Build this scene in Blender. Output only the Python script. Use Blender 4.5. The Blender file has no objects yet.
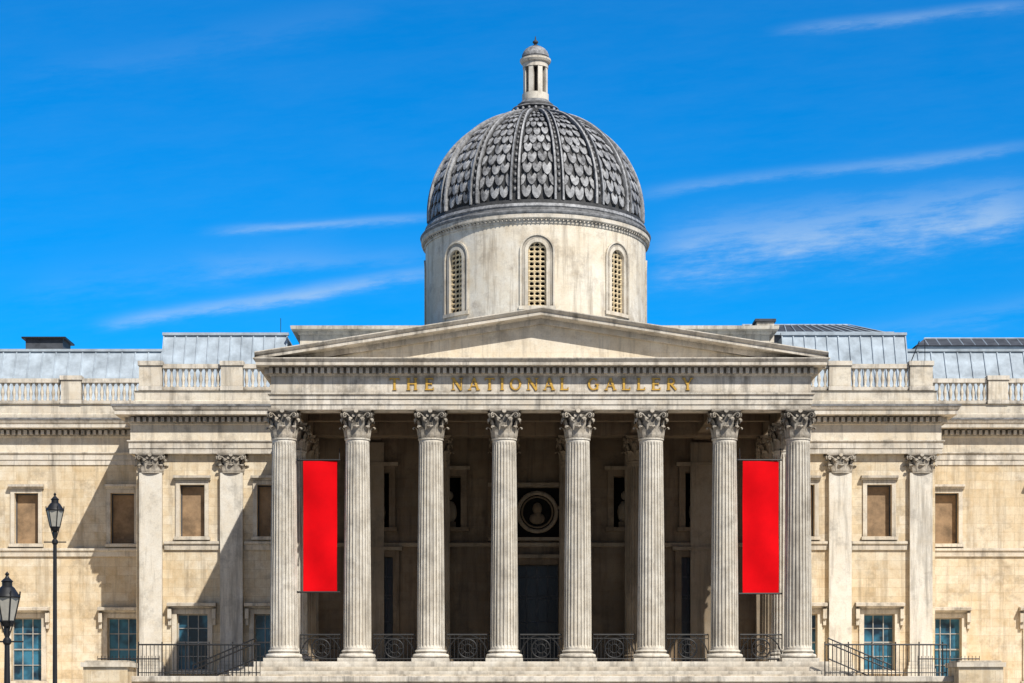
import bpy, math, random
from math import sin, cos, pi, radians
random.seed(7)
scene = bpy.context.scene
scene.view_settings.view_transform = 'Standard'
scene.view_settings.look = 'None'
scene.view_settings.exposure = 0

# ------------------------------------------------------------------ materials
def new_mat(name):
    m = bpy.data.materials.new(name); m.use_nodes = True
    nt = m.node_tree; nt.nodes.clear()
    out = nt.nodes.new('ShaderNodeOutputMaterial')
    b = nt.nodes.new('ShaderNodeBsdfPrincipled')
    nt.links.new(b.outputs[0], out.inputs[0])
    return m, nt, b

def mathn(nt, op, a, b=None, c=None, clamp=False):
    n = nt.nodes.new('ShaderNodeMath'); n.operation = op; n.use_clamp = clamp
    for i, v in enumerate((a, b, c)):
        if v is None: continue
        if isinstance(v, (int, float)): n.inputs[i].default_value = v
        else: nt.links.new(v, n.inputs[i])
    return n.outputs[0]

def mixc(nt, fac, a, b, blend='MIX'):
    n = nt.nodes.new('ShaderNodeMix'); n.data_type = 'RGBA'; n.blend_type = blend
    for idx, v in ((0, fac), (6, a), (7, b)):
        if isinstance(v, (int, float)): n.inputs[idx].default_value = v
        elif isinstance(v, tuple): n.inputs[idx].default_value = (*v, 1) if len(v) == 3 else v
        else: nt.links.new(v, n.inputs[idx])
    return n.outputs[2]

def noise(nt, vec, scale, detail=5, rough=0.6):
    n = nt.nodes.new('ShaderNodeTexNoise')
    n.inputs['Scale'].default_value = scale; n.inputs['Detail'].default_value = detail
    n.inputs['Roughness'].default_value = rough
    nt.links.new(vec, n.inputs['Vector'])
    return n.outputs['Fac']

def mapr(nt, v, a, b, c=0.0, d=1.0, smooth=False):
    n = nt.nodes.new('ShaderNodeMapRange')
    if smooth: n.interpolation_type = 'SMOOTHSTEP'
    nt.links.new(v, n.inputs[0])
    for i, x in enumerate((a, b, c, d)): n.inputs[i+1].default_value = x
    return n.outputs[0]

def vscale(nt, vec, s):
    n = nt.nodes.new('ShaderNodeVectorMath'); n.operation = 'MULTIPLY'
    nt.links.new(vec, n.inputs[0]); n.inputs[1].default_value = s
    return n.outputs[0]

def stone(name, A, B, stain=(0.12, 0.10, 0.085), joints=0.0, streak=0.4, soot=0.25, bump=0.25, bw=1.25, rh=0.48, shade_grime=0.0, mott=.45):
    m, nt, b = new_mat(name)
    pos = nt.nodes.new('ShaderNodeNewGeometry').outputs['Position']
    big = noise(nt, pos, 0.35, 3)
    col = mixc(nt, mapr(nt, big, 0.40, 0.60), A, B)
    mid = noise(nt, pos, 2.2, 4, 0.65)
    col = mixc(nt, mapr(nt, mid, 0.42, 0.72, 0.0, mott), col, tuple(c*k for c, k in zip(A, (.76, .66, .52))))
    if joints > 0:
        sep = nt.nodes.new('ShaderNodeSeparateXYZ'); nt.links.new(pos, sep.inputs[0])
        comb = nt.nodes.new('ShaderNodeCombineXYZ')
        nt.links.new(mathn(nt, 'ADD', sep.outputs[0], sep.outputs[1]), comb.inputs[0])
        nt.links.new(sep.outputs[2], comb.inputs[1])
        br = nt.nodes.new('ShaderNodeTexBrick')
        nt.links.new(comb.outputs[0], br.inputs['Vector'])
        br.inputs['Scale'].default_value = 1
        br.inputs['Brick Width'].default_value = bw; br.inputs['Row Height'].default_value = rh
        br.inputs['Mortar Size'].default_value = 0.011; br.inputs['Mortar Smooth'].default_value = 0.3
        br.inputs['Color1'].default_value = (1.0, 1.0, 1.0, 1); br.inputs['Color2'].default_value = (0.84, 0.77, 0.65, 1)
        br.inputs['Mortar'].default_value = (0.68, 0.61, 0.52, 1)
        col = mixc(nt, joints, col, br.outputs['Color'], 'MULTIPLY')
    st = noise(nt, vscale(nt, pos, (1.8, 1.8, 0.13)), 1.3, 4, 0.7)
    col = mixc(nt, mapr(nt, st, 0.50, 0.70, 0, streak), col, stain)
    so = noise(nt, pos, 0.8, 6, 0.72)
    col = mixc(nt, mapr(nt, so, 0.52, 0.68, 0, soot), col, stain)
    fine = noise(nt, pos, 14, 4, 0.7)
    col = mixc(nt, mapr(nt, fine, 0.45, 0.7, 0, 0.28), col, tuple(c*0.45 for c in A))
    if shade_grime > 0:
        ao = nt.nodes.new('ShaderNodeAmbientOcclusion'); ao.samples = 3; ao.inputs['Distance'].default_value = .35  # crease shade along with grime, painted into the base colour by occlusion
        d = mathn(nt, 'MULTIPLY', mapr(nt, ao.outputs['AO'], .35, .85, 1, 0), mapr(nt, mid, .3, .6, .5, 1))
        col = mixc(nt, mathn(nt, 'MULTIPLY', d, shade_grime), col, stain)
    nt.links.new(col, b.inputs['Base Color'])
    b.inputs['Roughness'].default_value = 0.9; b.inputs['Specular IOR Level'].default_value = .25
    bp = nt.nodes.new('ShaderNodeBump'); bp.inputs['Strength'].default_value = bump; bp.inputs['Distance'].default_value = 0.05
    nt.links.new(mathn(nt, 'ADD', mid, mathn(nt, 'MULTIPLY', fine, 0.5)), bp.inputs['Height'])
    nt.links.new(bp.outputs[0], b.inputs['Normal'])
    return m

def plain(name, col, rough=0.5, metal=0.0, var=0.25, scale=3.0, bump=0.0, stretch=(1, 1, 1), spec=.5):
    m, nt, b = new_mat(name)
    pos = nt.nodes.new('ShaderNodeNewGeometry').outputs['Position']
    n = noise(nt, vscale(nt, pos, stretch), scale, 5, 0.65)
    c = mixc(nt, mapr(nt, n, 0.3, 0.7), tuple(x*(1-var) for x in col), tuple(min(1, x*(1+var)) for x in col))
    nt.links.new(c, b.inputs['Base Color'])
    b.inputs['Roughness'].default_value = rough; b.inputs['Metallic'].default_value = metal
    b.inputs['Specular IOR Level'].default_value = spec
    if bump:
        bp = nt.nodes.new('ShaderNodeBump'); bp.inputs['Strength'].default_value = bump; bp.inputs['Distance'].default_value = 0.03
        nt.links.new(n, bp.inputs['Height']); nt.links.new(bp.outputs[0], b.inputs['Normal'])
    return m

M_WALL = stone('wall_stone', (0.84, 0.70, 0.49), (0.84, 0.75, 0.59), stain=(.24, .18, .12), joints=0.75, streak=0.5, soot=0.5, mott=.6)
M_TRIM = stone('trim_stone', (0.84, 0.76, 0.62), (0.73, 0.65, 0.53), stain=(.10, .085, .07), streak=0.5, soot=0.45, shade_grime=.8)
M_COL = stone('column_stone', (0.86, 0.81, 0.71), (0.78, 0.72, 0.61), stain=(0.17, 0.15, 0.125), streak=0.6, soot=0.45, shade_grime=.9, mott=.35)
M_ENT = stone('entablature_stone', (0.84, 0.77, 0.66), (0.68, 0.62, 0.52), stain=(0.07, 0.062, 0.054), streak=0.6, soot=0.55, shade_grime=.95)
M_CAP = stone('capital_stone', (0.60, 0.54, 0.45), (0.40, 0.36, 0.30), stain=(0.03, 0.027, 0.024), streak=0.4, soot=0.6, shade_grime=1.0)
M_IN = stone('inner_wall_stone', (0.25, 0.19, 0.13), (0.17, 0.13, 0.09), stain=(0.04, 0.032, 0.026), joints=0.5, streak=0.5, soot=0.45)  # albedo darkened so the colour carries the portico's shade
M_INCOL = stone('inner_column_stone', (0.36, 0.29, 0.21), (0.26, 0.21, 0.15), stain=(0.06, 0.048, 0.036), streak=0.5, soot=0.4)  # shaded counterpart of the column stone, dimness put into the colour
M_TYMP = stone('tympanum_stone', (0.86, 0.78, 0.64), (0.82, 0.73, 0.58), joints=.35, streak=0.45, soot=0.4, bw=1.8, rh=.7)
M_DRUM = stone('drum_stone', (0.88, 0.82, 0.70), (0.84, 0.74, 0.58), stain=(.26, .20, .145), joints=0.25, streak=0.65, soot=0.5, bw=1.6, rh=0.8)
M_LEADROOF = plain('lead_roof', (0.40, 0.46, 0.51), 0.75, 0.0, 0.3, 1.2, spec=.2)
M_SLATE = plain('slate_roof', (0.07, 0.075, 0.085), 0.7, 0, 0.35, 2, spec=.25)
M_DARK = plain('dark_void', (0.010, 0.009, 0.008), 0.8, spec=.1)
M_IRON = plain('black_iron', (0.012, 0.012, 0.013), 0.5, 0.0)
M_BLIND = plain('window_blind', (0.29, 0.19, 0.105), 0.8, 0, 0.45, 1.4)
M_FRAME = plain('painted_window_frame', (0.40, 0.39, 0.36), 0.5)
M_GOLD = plain('gilt_letters', (0.68, 0.40, 0.07), 0.4, 0.3, 0.2)
M_RED = plain('red_banner_cloth', (0.72, 0.002, 0.006), 0.85, 0, 0.10, 0.8, spec=.08)
M_LAT = plain('cream_lattice', (0.72, 0.58, 0.36), 0.7)
M_GROUND = stone('paving_stone', (0.27, 0.255, 0.23), (0.22, 0.21, 0.19), joints=0, streak=0, soot=0.2)

def glass(name, A, B, rough=.06):
    mg, nt, b = new_mat(name)
    pos = nt.nodes.new('ShaderNodeNewGeometry').outputs['Position']
    n1 = noise(nt, pos, 0.7, 3)
    nt.links.new(mixc(nt, mapr(nt, n1, 0.4, 0.6), A, B), b.inputs['Base Color'])
    b.inputs['Roughness'].default_value = rough
    bp = nt.nodes.new('ShaderNodeBump'); bp.inputs['Strength'].default_value = 0.15; bp.inputs['Distance'].default_value = 0.05
    nt.links.new(n1, bp.inputs['Height']); nt.links.new(bp.outputs[0], b.inputs['Normal'])
    return mg
M_GLASS = glass('window_glass', (0.012, 0.025, 0.045), (0.05, 0.20, 0.31))
M_DGLASS = glass('door_glass', (0.004, 0.005, 0.006), (0.010, 0.013, 0.017), .3)

md, nt, b = new_mat('dome_lead')
att = nt.nodes.new('ShaderNodeAttribute'); att.attribute_name = 'tone'
pos = nt.nodes.new('ShaderNodeNewGeometry').outputs['Position']
n1 = noise(nt, pos, 4.0, 6, 0.72); n2 = noise(nt, pos, .6, 3)
f = mathn(nt, 'ADD', mathn(nt, 'MULTIPLY', att.outputs['Fac'], 0.45), mathn(nt, 'MULTIPLY', mapr(nt, n1, 0.38, 0.62), 0.55))
f = mathn(nt, 'MULTIPLY', f, mapr(nt, n2, .35, .65, .75, 1.15), clamp=True)
c = mixc(nt, f, (0.055, 0.055, 0.058), (0.55, 0.55, 0.55))
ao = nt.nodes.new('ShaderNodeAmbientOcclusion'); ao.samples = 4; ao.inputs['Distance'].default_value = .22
c = mixc(nt, mapr(nt, ao.outputs['AO'], .4, .9, .9, 0), c, (.016, .016, .017))  # occlusion shade between scales and ribs painted into the lead colour
nt.links.new(c, b.inputs['Base Color']); b.inputs['Roughness'].default_value = 0.6; b.inputs['Specular IOR Level'].default_value = .35
bp = nt.nodes.new('ShaderNodeBump'); bp.inputs['Strength'].default_value = 0.5; bp.inputs['Distance'].default_value = 0.05
nt.links.new(n1, bp.inputs['Height']); nt.links.new(bp.outputs[0], b.inputs['Normal'])
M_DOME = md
M_DDARK = plain('dome_lead_dark', (0.055, 0.055, 0.056), 0.7, 0.0, 0.5, 3, spec=.3)
M_DMID = plain('dome_lead_mid', (0.20, 0.20, 0.20), 0.7, 0.0, 0.6, 3, spec=.3)

# ------------------------------------------------------------------ mesh builder
class MB:
    def __init__(s): s.v = []; s.f = []; s.m = []; s.s = []; s.mats = []; s.tone = []
    def mi(s, mat):
        if mat not in s.mats: s.mats.append(mat)
        return s.mats.index(mat)
    def add(s, vs, fs, mat, smooth=False, tone=0.5):
        o = len(s.v); s.v.extend(vs); k = s.mi(mat)
        for f in fs:
            s.f.append(tuple(i+o for i in f)); s.m.append(k); s.s.append(smooth); s.tone.append(tone)
    def box(s, x0, x1, y0, y1, z0, z1, mat):
        vs = [(x, y, z) for x in (x0, x1) for y in (y0, y1) for z in (z0, z1)]
        s.add(vs, [(0, 1, 3, 2), (4, 6, 7, 5), (0, 4, 5, 1), (2, 3, 7, 6), (0, 2, 6, 4), (1, 5, 7, 3)], mat)
    def quad(s, a, b, c, d, mat): s.add([a, b, c, d], [(0, 1, 2, 3)], mat)
    def bar(s, p, q, w, mat, n=6):
        px, py, pz = p; qx, qy, qz = q
        d = [qx-px, qy-py, qz-pz]; L = math.sqrt(sum(t*t for t in d)) or 1; d = [t/L for t in d]
        up = (0, 0, 1) if abs(d[2]) < 0.9 else (1, 0, 0)
        a = (d[1]*up[2]-d[2]*up[1], d[2]*up[0]-d[0]*up[2], d[0]*up[1]-d[1]*up[0])
        l = math.sqrt(sum(t*t for t in a)); a = [t/l for t in a]
        c = (d[1]*a[2]-d[2]*a[1], d[2]*a[0]-d[0]*a[2], d[0]*a[1]-d[1]*a[0])
        vs = []
        for P in (p, q):
            for i in range(n):
                t = 2*pi*i/n
                vs.append(tuple(P[k]+w*(cos(t)*a[k]+sin(t)*c[k]) for k in range(3)))
        fs = [(i, (i+1) % n, n+(i+1) % n, n+i) for i in range(n)] + [tuple(range(n)), tuple(range(n, 2*n))]
        s.add(vs, fs, mat)
    def revolve(s, prof, n, cx, cy, mat, soft=False, smooth=True, z=0.0, tone=0.5, a0=0.0):
        if soft:
            vs = [(cx+r*cos(a0+2*pi*i/n), cy+r*sin(a0+2*pi*i/n), z+h) for r, h in prof for i in range(n)]
            fs = [(k*n+i, k*n+(i+1) % n, (k+1)*n+(i+1) % n, (k+1)*n+i) for k in range(len(prof)-1) for i in range(n)]
            s.add(vs, fs, mat, smooth, tone)
        else:
            for k in range(len(prof)-1): s.revolve(prof[k:k+2], n, cx, cy, mat, True, smooth, z, tone, a0)
    def sweep(s, prof, path, mat, caps=True):
        n = len(path); ns = []
        for i in range(n-1):
            dx = path[i+1][0]-path[i][0]; dy = path[i+1][1]-path[i][1]; l = math.hypot(dx, dy)
            ns.append((dy/l, -dx/l))
        offs = []
        for i in range(n):
            a = ns[max(i-1, 0)]; b_ = ns[min(i, n-2)]
            k = 1+a[0]*b_[0]+a[1]*b_[1]
            offs.append(((a[0]+b_[0])/k, (a[1]+b_[1])/k))
        rows = [[(path[i][0]+offs[i][0]*d, path[i][1]+offs[i][1]*d, z) for d, z in prof] for i in range(n)]
        K = len(prof)
        vs = [p for r in rows for p in r]
        fs = [(i*K+k, (i+1)*K+k, (i+1)*K+k+1, i*K+k+1) for i in range(n-1) for k in range(K-1)]
        s.add(vs, fs, mat)
        if caps:
            s.add(rows[0], [tuple(range(K))], mat); s.add(rows[-1], [tuple(range(K))], mat)
    def build(s, name, parent=None, loc=(0, 0, 0)):
        me = bpy.data.meshes.new(name); me.from_pydata(s.v, [], s.f)
        for m in s.mats: me.materials.append(m)
        me.polygons.foreach_set('material_index', s.m)
        me.polygons.foreach_set('use_smooth', s.s)
        at = me.attributes.new('tone', 'FLOAT', 'FACE'); at.data.foreach_set('value', s.tone)
        me.update()
        o = bpy.data.objects.new(name, me); scene.collection.objects.link(o)
        o.location = loc
        if parent: o.parent = parent
        return o

def inst(o, name, loc, parent=None, scale=(1, 1, 1), rz=0):
    c = bpy.data.objects.new(name, o.data); scene.collection.objects.link(c)
    c.location = loc; c.scale = scale; c.rotation_euler = (0, 0, rz)
    if parent: c.parent = parent
    return c

def empty(name, loc=(0, 0, 0)):
    e = bpy.data.objects.new(name, None); scene.collection.objects.link(e); e.location = loc; return e

def dentils(mb, path, d0, d1, z0, z1, w, step, mat):
    for i in range(len(path)-1):
        (x0, y0), (x1, y1) = path[i], path[i+1]
        L = math.hypot(x1-x0, y1-y0); tx, ty = (x1-x0)/L, (y1-y0)/L; nx, ny = ty, -tx
        n = int(L/step)
        for k in range(n+1):
            t = (L-n*step)/2+k*step
            cx, cy = x0+tx*t, y0+ty*t
            vs = []
            for a in (-w/2, w/2):
                for d in (d0, d1):
                    for z in (z0, z1): vs.append((cx+tx*a+nx*d, cy+ty*a+ny*d, z))
            mb.add(vs, [(0, 1, 3, 2), (4, 6, 7, 5), (0, 4, 5, 1), (2, 3, 7, 6), (0, 2, 6, 4), (1, 5, 7, 3)], mat)

def wall(mb, x0, x1, z0, z1, y, openings, mat, depth=0.35):
    xs = sorted({x0, x1, *[v for o in openings for v in o[:2]]}); zs = sorted({z0, z1, *[v for o in openings for v in o[2:4]]})
    for i in range(len(xs)-1):
        for k in range(len(zs)-1):
            cx, cz = (xs[i]+xs[i+1])/2, (zs[k]+zs[k+1])/2
            if any(o[0] < cx < o[1] and o[2] < cz < o[3] for o in openings): continue
            mb.quad((xs[i], y, zs[k]), (xs[i+1], y, zs[k]), (xs[i+1], y, zs[k+1]), (xs[i], y, zs[k+1]), mat)
    for a, b_, c, d in openings:
        mb.quad((a, y, c), (a, y+depth, c), (a, y+depth, d), (a, y, d), mat)
        mb.quad((b_, y, c), (b_, y+depth, c), (b_, y+depth, d), (b_, y, d), mat)
        mb.quad((a, y, c), (b_, y, c), (b_, y+depth, c), (a, y+depth, c), mat)
        mb.quad((a, y, d), (b_, y, d), (b_, y+depth, d), (a, y+depth, d), mat)

G = empty('gallery_building')
ZC = 11.4     # top of the columns
COLX = [-11.68+3.337*i for i in range(8)]

# ------------------------------------------------------------------ corinthian column
def leaf(mb, ang, z0, h, w, r0, mat):
    pr = [(0.0, 0), (0.035, .25), (0.05, .5), (0.08, .75), (0.15, .93), (0.24, 1.0), (0.30, .93), (0.29, .82)]
    wd = [.75, 1.0, .80, 1.0, .78, .75, .5, .2]
    vs = []
    for (dr, t), ww in zip(pr, wd):
        for j, a in enumerate((-1, -.5, 0, .5, 1)):
            r = r0+dr*0.9+(0.05 if a == 0 else (0.015 if abs(a) == .5 else -0.02))
            x = a*w/2*ww; zz = z0+t*h-(0.05*h if abs(a) == 1 else 0)
            vs.append((r*cos(ang)-x*sin(ang), r*sin(ang)+x*cos(ang), zz))
    fs = [(k*5+j, k*5+j+1, k*5+j+6, k*5+j+5) for k in range(len(pr)-1) for j in range(4)]
    mb.add(vs, fs, mat, False)

def capital(mb, z, H, R, mat):
    mb.revolve([(R*0.98, 0), (R*1.08, 0.0), (R*1.1, .04), (R*.97, .07), (R*.92, H*.6), (R*1.10, H*.84), (R*1.25, H*.9)], 24, 0, 0, mat, z=z)
    for i in range(8): leaf(mb, 2*pi*i/8, z+.05, H*.40, .38, R*.97, mat)
    for i in range(8): leaf(mb, 2*pi*(i+.5)/8, z+.08, H*.66, .32, R*.95, mat)
    for i in range(4):
        a = pi/4+i*pi/2; ca, sa = cos(a), sin(a)
        for sgn in (-1, 1):
            for (r1, t1, h1), (r2, t2, h2) in zip([(R*1.02, .3, .55), (R*1.12, .22, .72), (R*1.35, .1, .86)], [(R*1.12, .22, .72), (R*1.35, .1, .86), (R*1.55, .05, .86)]):
                mb.bar((r1*ca-sgn*t1*sa, r1*sa+sgn*t1*ca, z+H*h1), (r2*ca-sgn*t2*sa, r2*sa+sgn*t2*ca, z+H*h2), .035, mat, 5)
            cxr = R*1.5; pts = []
            for k in range(12):
                th = pi/2-k*pi/4.5; rr = .13*(1-k/14)
                r_ = cxr+rr*cos(th); pts.append((r_*ca-sgn*.07*sa, r_*sa+sgn*.07*ca, z+H*.79+rr*sin(th)))
            for p, q in zip(pts[:-1], pts[1:]): mb.bar(p, q, .03, mat, 5)
            mb.bar((cxr*ca-.06*sa, cxr*sa+.06*ca, z+H*.79), (cxr*ca+.06*sa, cxr*sa-.06*ca, z+H*.79), .10, mat, 8)
        a2 = i*pi/2; c2, s2 = cos(a2), sin(a2)
        mb.bar((R*1.15*c2, R*1.15*s2, z+H*.92), (R*1.42*c2, R*1.42*s2, z+H*.94), .10, mat, 8)
        for sgn in (-1, 1):
            mb.bar((R*1.1*c2-sgn*.13*s2, R*1.1*s2+sgn*.13*c2, z+H*.78), (R*1.26*c2-sgn*.13*s2, R*1.26*s2+sgn*.13*c2, z+H*.78), .07, mat, 8)
    out = []
    for i in range(4):
        a = -pi/4+i*pi/2
        c1 = (cos(a)*R*1.80, sin(a)*R*1.80); c2 = (cos(a+pi/2)*R*1.80, sin(a+pi/2)*R*1.80)
        mid = (cos(a+pi/4), sin(a+pi/4))
        for k in range(9):
            t = .04+.92*k/8; bow = .16*R*4*t*(1-t)
            out.append((c1[0]*(1-t)+c2[0]*t-mid[0]*bow, c1[1]*(1-t)+c2[1]*t-mid[1]*bow))
    n = len(out); vs = []
    for sc, zz in ((.93, H*.90), (1.0, H*.94), (1.0, H*.955), (1.03, H*.97), (1.03, H)):
        vs += [(x*sc, y*sc, z+zz) for x, y in out]
    fs = [(k*n+i, k*n+(i+1) % n, (k+1)*n+(i+1) % n, (k+1)*n+i) for k in range(4) for i in range(n)]
    fs += [tuple(range(n)), tuple(range(4*n, 5*n))]
    mb.add(vs, fs, mat)

def column_mesh(MC, MCAP):
    mb = MB(); R0, R1 = .63, .535; Hc = 1.30; zb = .55; zt = ZC-Hc
    mb.box(-.84, .84, -.84, .84, 0, .17, MC)
    tor = [(.80, .17)]+[(.74+.09*cos(t), .27+.10*sin(t)) for t in [(-pi/2+pi*i/6) for i in range(7)]]+[(.70, .38), (.67, .41), (.70, .44)]
    tor += [(.68+.045*cos(t), .49+.045*sin(t)) for t in [(-pi/2+pi*i/4) for i in range(5)]]+[(.66, .54), (.655, .57)]
    mb.revolve(tor, 40, 0, 0, MC)
    fl = [(0, 0), (.20, 0), (.28, .65), (.44, .95), (.60, 1), (.76, .95), (.92, .65)]
    zs = [(zb, 0), (zb+.10, 0), (zb+.22, 1)]+[(zb+.22+(zt-zb-.5)*k/8, 1) for k in range(1, 9)]+[(zt-.14, 0), (zt, 0)]
    vs = []; n = 24*len(fl)
    for z, dep in zs:
        t = (z-zb)/(zt-zb); R = R0+(R1-R0)*(t**1.5)
        for i in range(24):
            for p, d in fl:
                a = 2*pi*(i+p)/24; r = R*(1-.12*d*dep); vs.append((r*cos(a), r*sin(a), z))
    fs = [(k*n+i, k*n+(i+1) % n, (k+1)*n+(i+1) % n, (k+1)*n+i) for k in range(len(zs)-1) for i in range(n)]
    mb.add(vs, fs, MC)
    mb.revolve([(R1, zt-.04), (R1*1.08, zt-.03), (R1*1.08, zt+.02), (R1*.9, zt+.03)], 32, 0, 0, MC)
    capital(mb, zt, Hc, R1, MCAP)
    return mb
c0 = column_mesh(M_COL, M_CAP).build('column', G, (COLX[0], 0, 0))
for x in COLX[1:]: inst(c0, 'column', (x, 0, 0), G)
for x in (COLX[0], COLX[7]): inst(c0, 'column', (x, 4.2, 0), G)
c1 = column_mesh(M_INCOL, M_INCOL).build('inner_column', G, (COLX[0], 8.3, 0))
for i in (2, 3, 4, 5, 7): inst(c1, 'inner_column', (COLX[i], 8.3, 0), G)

# ------------------------------------------------------------------ portico entablature
mb = MB()
PX, PY = 12.2, -0.52
ppath = [(-PX, 14.9), (-PX, PY), (PX, PY), (PX, 14.9)]
prof = [(-1.0, ZC), (0, ZC), (0, 11.62), (.04, 11.63), (.04, 11.86), (.08, 11.87), (.08, 12.02), (.16, 12.08), (.16, 12.14), (.0, 12.16),
        (0, 12.90), (.06, 12.93), (.08, 12.98), (.12, 12.99), (.12, 13.26), (.26, 13.29), (.62, 13.31), (.62, 13.44), (.66, 13.48), (.74, 13.58), (.74, 13.62), (-.8, 13.66)]
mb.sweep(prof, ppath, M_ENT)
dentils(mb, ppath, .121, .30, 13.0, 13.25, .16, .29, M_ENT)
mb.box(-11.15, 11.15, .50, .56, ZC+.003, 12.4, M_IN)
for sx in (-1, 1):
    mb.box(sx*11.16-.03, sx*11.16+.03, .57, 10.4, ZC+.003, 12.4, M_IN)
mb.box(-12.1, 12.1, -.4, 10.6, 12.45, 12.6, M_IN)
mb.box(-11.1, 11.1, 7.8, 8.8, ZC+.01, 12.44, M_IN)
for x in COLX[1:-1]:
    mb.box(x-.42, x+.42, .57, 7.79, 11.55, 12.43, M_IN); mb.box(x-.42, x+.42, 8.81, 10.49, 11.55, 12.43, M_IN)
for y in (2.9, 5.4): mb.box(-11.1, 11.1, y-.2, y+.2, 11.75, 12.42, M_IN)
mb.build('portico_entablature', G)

# pediment
mb = MB()
zb_ = 13.66; HX = PX+.66; APX = 2.0
def rake(d, h):
    y = PY-d
    return [(-HX, y, zb_-.02+h), (0, y, zb_+APX-.02+h), (HX, y, zb_-.02+h)]
rp = [(-.2, -.38), (.10, -.38), (.12, -.14), (.26, -.10), (.62, -.08), (.62, .06), (.68, .10), (.76, .20), (.76, .24), (-19.0, .26)]
rows = [rake(d, h) for d, h in rp]
vs = [p for r in rows for p in r]
mb.add(vs, [(k*3+j, k*3+j+1, (k+1)*3+j+1, (k+1)*3+j) for k in range(len(rp)-2) for j in range(2)], M_ENT)
k = len(rp)-2
mb.add(vs[k*3:], [(0, 1, 4, 3), (1, 2, 5, 4)], M_LEADROOF)
mb.quad((-HX, PY-.76, zb_-.1), (-HX, 14, zb_-.1), (-HX, 14, zb_+.25), (-HX, PY-.76, zb_+.22), M_ENT)
mb.quad((HX, PY-.76, zb_-.1), (HX, 14, zb_-.1), (HX, 14, zb_+.25), (HX, PY-.76, zb_+.22), M_ENT)
for sx in (-1, 1):
    mb.add([(sx*HX, PY-.62, zb_-.1), (sx*HX, PY-.62, zb_+.04), (sx*HX, PY-.68, zb_+.08), (sx*HX, PY-.76, zb_+.18), (sx*HX, PY-.76, zb_+.22), (sx*HX, PY, zb_+.22), (sx*HX, PY, zb_-.1)], [tuple(range(7))], M_ENT)
mb.add([(-HX+.2, PY+.1, zb_-.1), (HX-.2, PY+.1, zb_-.1), (HX-.2, PY+.1, zb_), (0, PY+.1, zb_+APX), (-HX+.2, PY+.1, zb_)], [(0, 1, 2, 3, 4)], M_TYMP)
mb.build('pediment', G)

# ------------------------------------------------------------------ inscription
def stroke(mb, x1, z1, x2, z2, w, y0, y1):
    dx, dz = x2-x1, z2-z1; l = math.hypot(dx, dz); nx, nz = -dz/l*w/2, dx/l*w/2
    q = [(x1+nx, z1+nz), (x2+nx, z2+nz), (x2-nx, z2-nz), (x1-nx, z1-nz)]
    vs = [(x, y0, z) for x, z in q]+[(x, y1, z) for x, z in q]
    mb.add(vs, [(0, 1, 2, 3), (4, 5, 6, 7), (0, 1, 5, 4), (1, 2, 6, 5), (2, 3, 7, 6), (3, 0, 4, 7)], M_GOLD)
def arc(cx, cz, rx, rz, a0, a1, n=14, thick=.17, thin=.08):
    o = []
    for i in range(n):
        t0 = radians(a0+(a1-a0)*i/n); t1 = radians(a0+(a1-a0)*(i+1)/n)
        w = thin+(thick-thin)*abs(cos((t0+t1)/2))
        o.append((cx+rx*cos(t0), cz+rz*sin(t0), cx+rx*cos(t1), cz+rz*sin(t1), w))
    return o
T_, t_ = .18, .09
def sf(x, z, w=.32): return (x-w/2, z, x+w/2, z, .06)
LET = {
 'T': (.82, [(.41, 0, .41, 1, T_), (.02, .95, .80, .95, t_), (.04, .80, .04, .98, .06), (.78, .80, .78, .98, .06), sf(.41, .03)]),
 'H': (.92, [(.17, 0, .17, 1, T_), (.75, 0, .75, 1, T_), (.17, .52, .75, .52, t_)]+[sf(x, z) for x in (.17, .75) for z in (.03, .97)]),
 'E': (.76, [(.18, 0, .18, 1, T_), (.03, .95, .70, .95, t_), (.03, .05, .74, .05, t_), (.18, .52, .58, .52, t_), (.69, .8, .69, .97, .06), (.72, .03, .72, .22, .06), (.58, .42, .58, .62, .05)]),
 'N': (.95, [(.15, 0, .15, 1, t_), (.80, 0, .80, 1, t_), (.13, 1, .80, 0, T_), sf(.15, .03), sf(.12, .97), sf(.80, .97)]),
 'A': (.90, [(.10, 0, .45, 1, t_), (.45, 1, .80, 0, T_), (.22, .35, .68, .35, .07), sf(.10, .03, .28), sf(.80, .03)]),
 'I': (.36, [(.18, 0, .18, 1, T_), sf(.18, .03), sf(.18, .97)]),
 'O': (.96, arc(.48, .5, .38, .46, 0, 360, 20)),
 'L': (.74, [(.18, 0, .18, 1, T_), (.03, .05, .70, .05, t_), (.68, .03, .68, .24, .06), sf(.18, .97)]),
 'G': (.94, arc(.48, .5, .38, .46, 45, 325, 18)+[(.80, .05, .80, .45, .15), (.62, .46, .92, .46, .06)]),
 'R': (.86, [(.18, 0, .18, 1, T_), (.18, .96, .42, .96, .08), (.18, .5, .42, .5, .08), sf(.18, .03), (.40, .5, .80, .02, .16)]+arc(.40, .73, .23, .23, -90, 90, 8)),
 'Y': (.84, [(.42, 0, .42, .5, T_), (.08, 1, .42, .45, .16), (.76, 1, .42, .45, t_), sf(.42, .03), sf(.10, .97, .28), sf(.74, .97, .26)]),
}
mb = MB(); H = .55; zl = 12.27
for word, xa, xb in (('THE', -6.85, -4.85), ('NATIONAL', -4.05, 1.25), ('GALLERY', 2.1, 6.85)):
    tot = sum(LET[c][0] for c in word)*H
    gap = (xb-xa-tot)/(len(word)-1); x = xa
    for c in word:
        w, st = LET[c]
        for j, (a, b_, c_, d, ww) in enumerate(st):
            stroke(mb, x+a*H, zl+b_*H, x+c_*H, zl+d*H, ww*H, PY-.045-.0012*j, PY-.001)
        x += w*H+gap
mb.build('inscription_letters', G)

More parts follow.
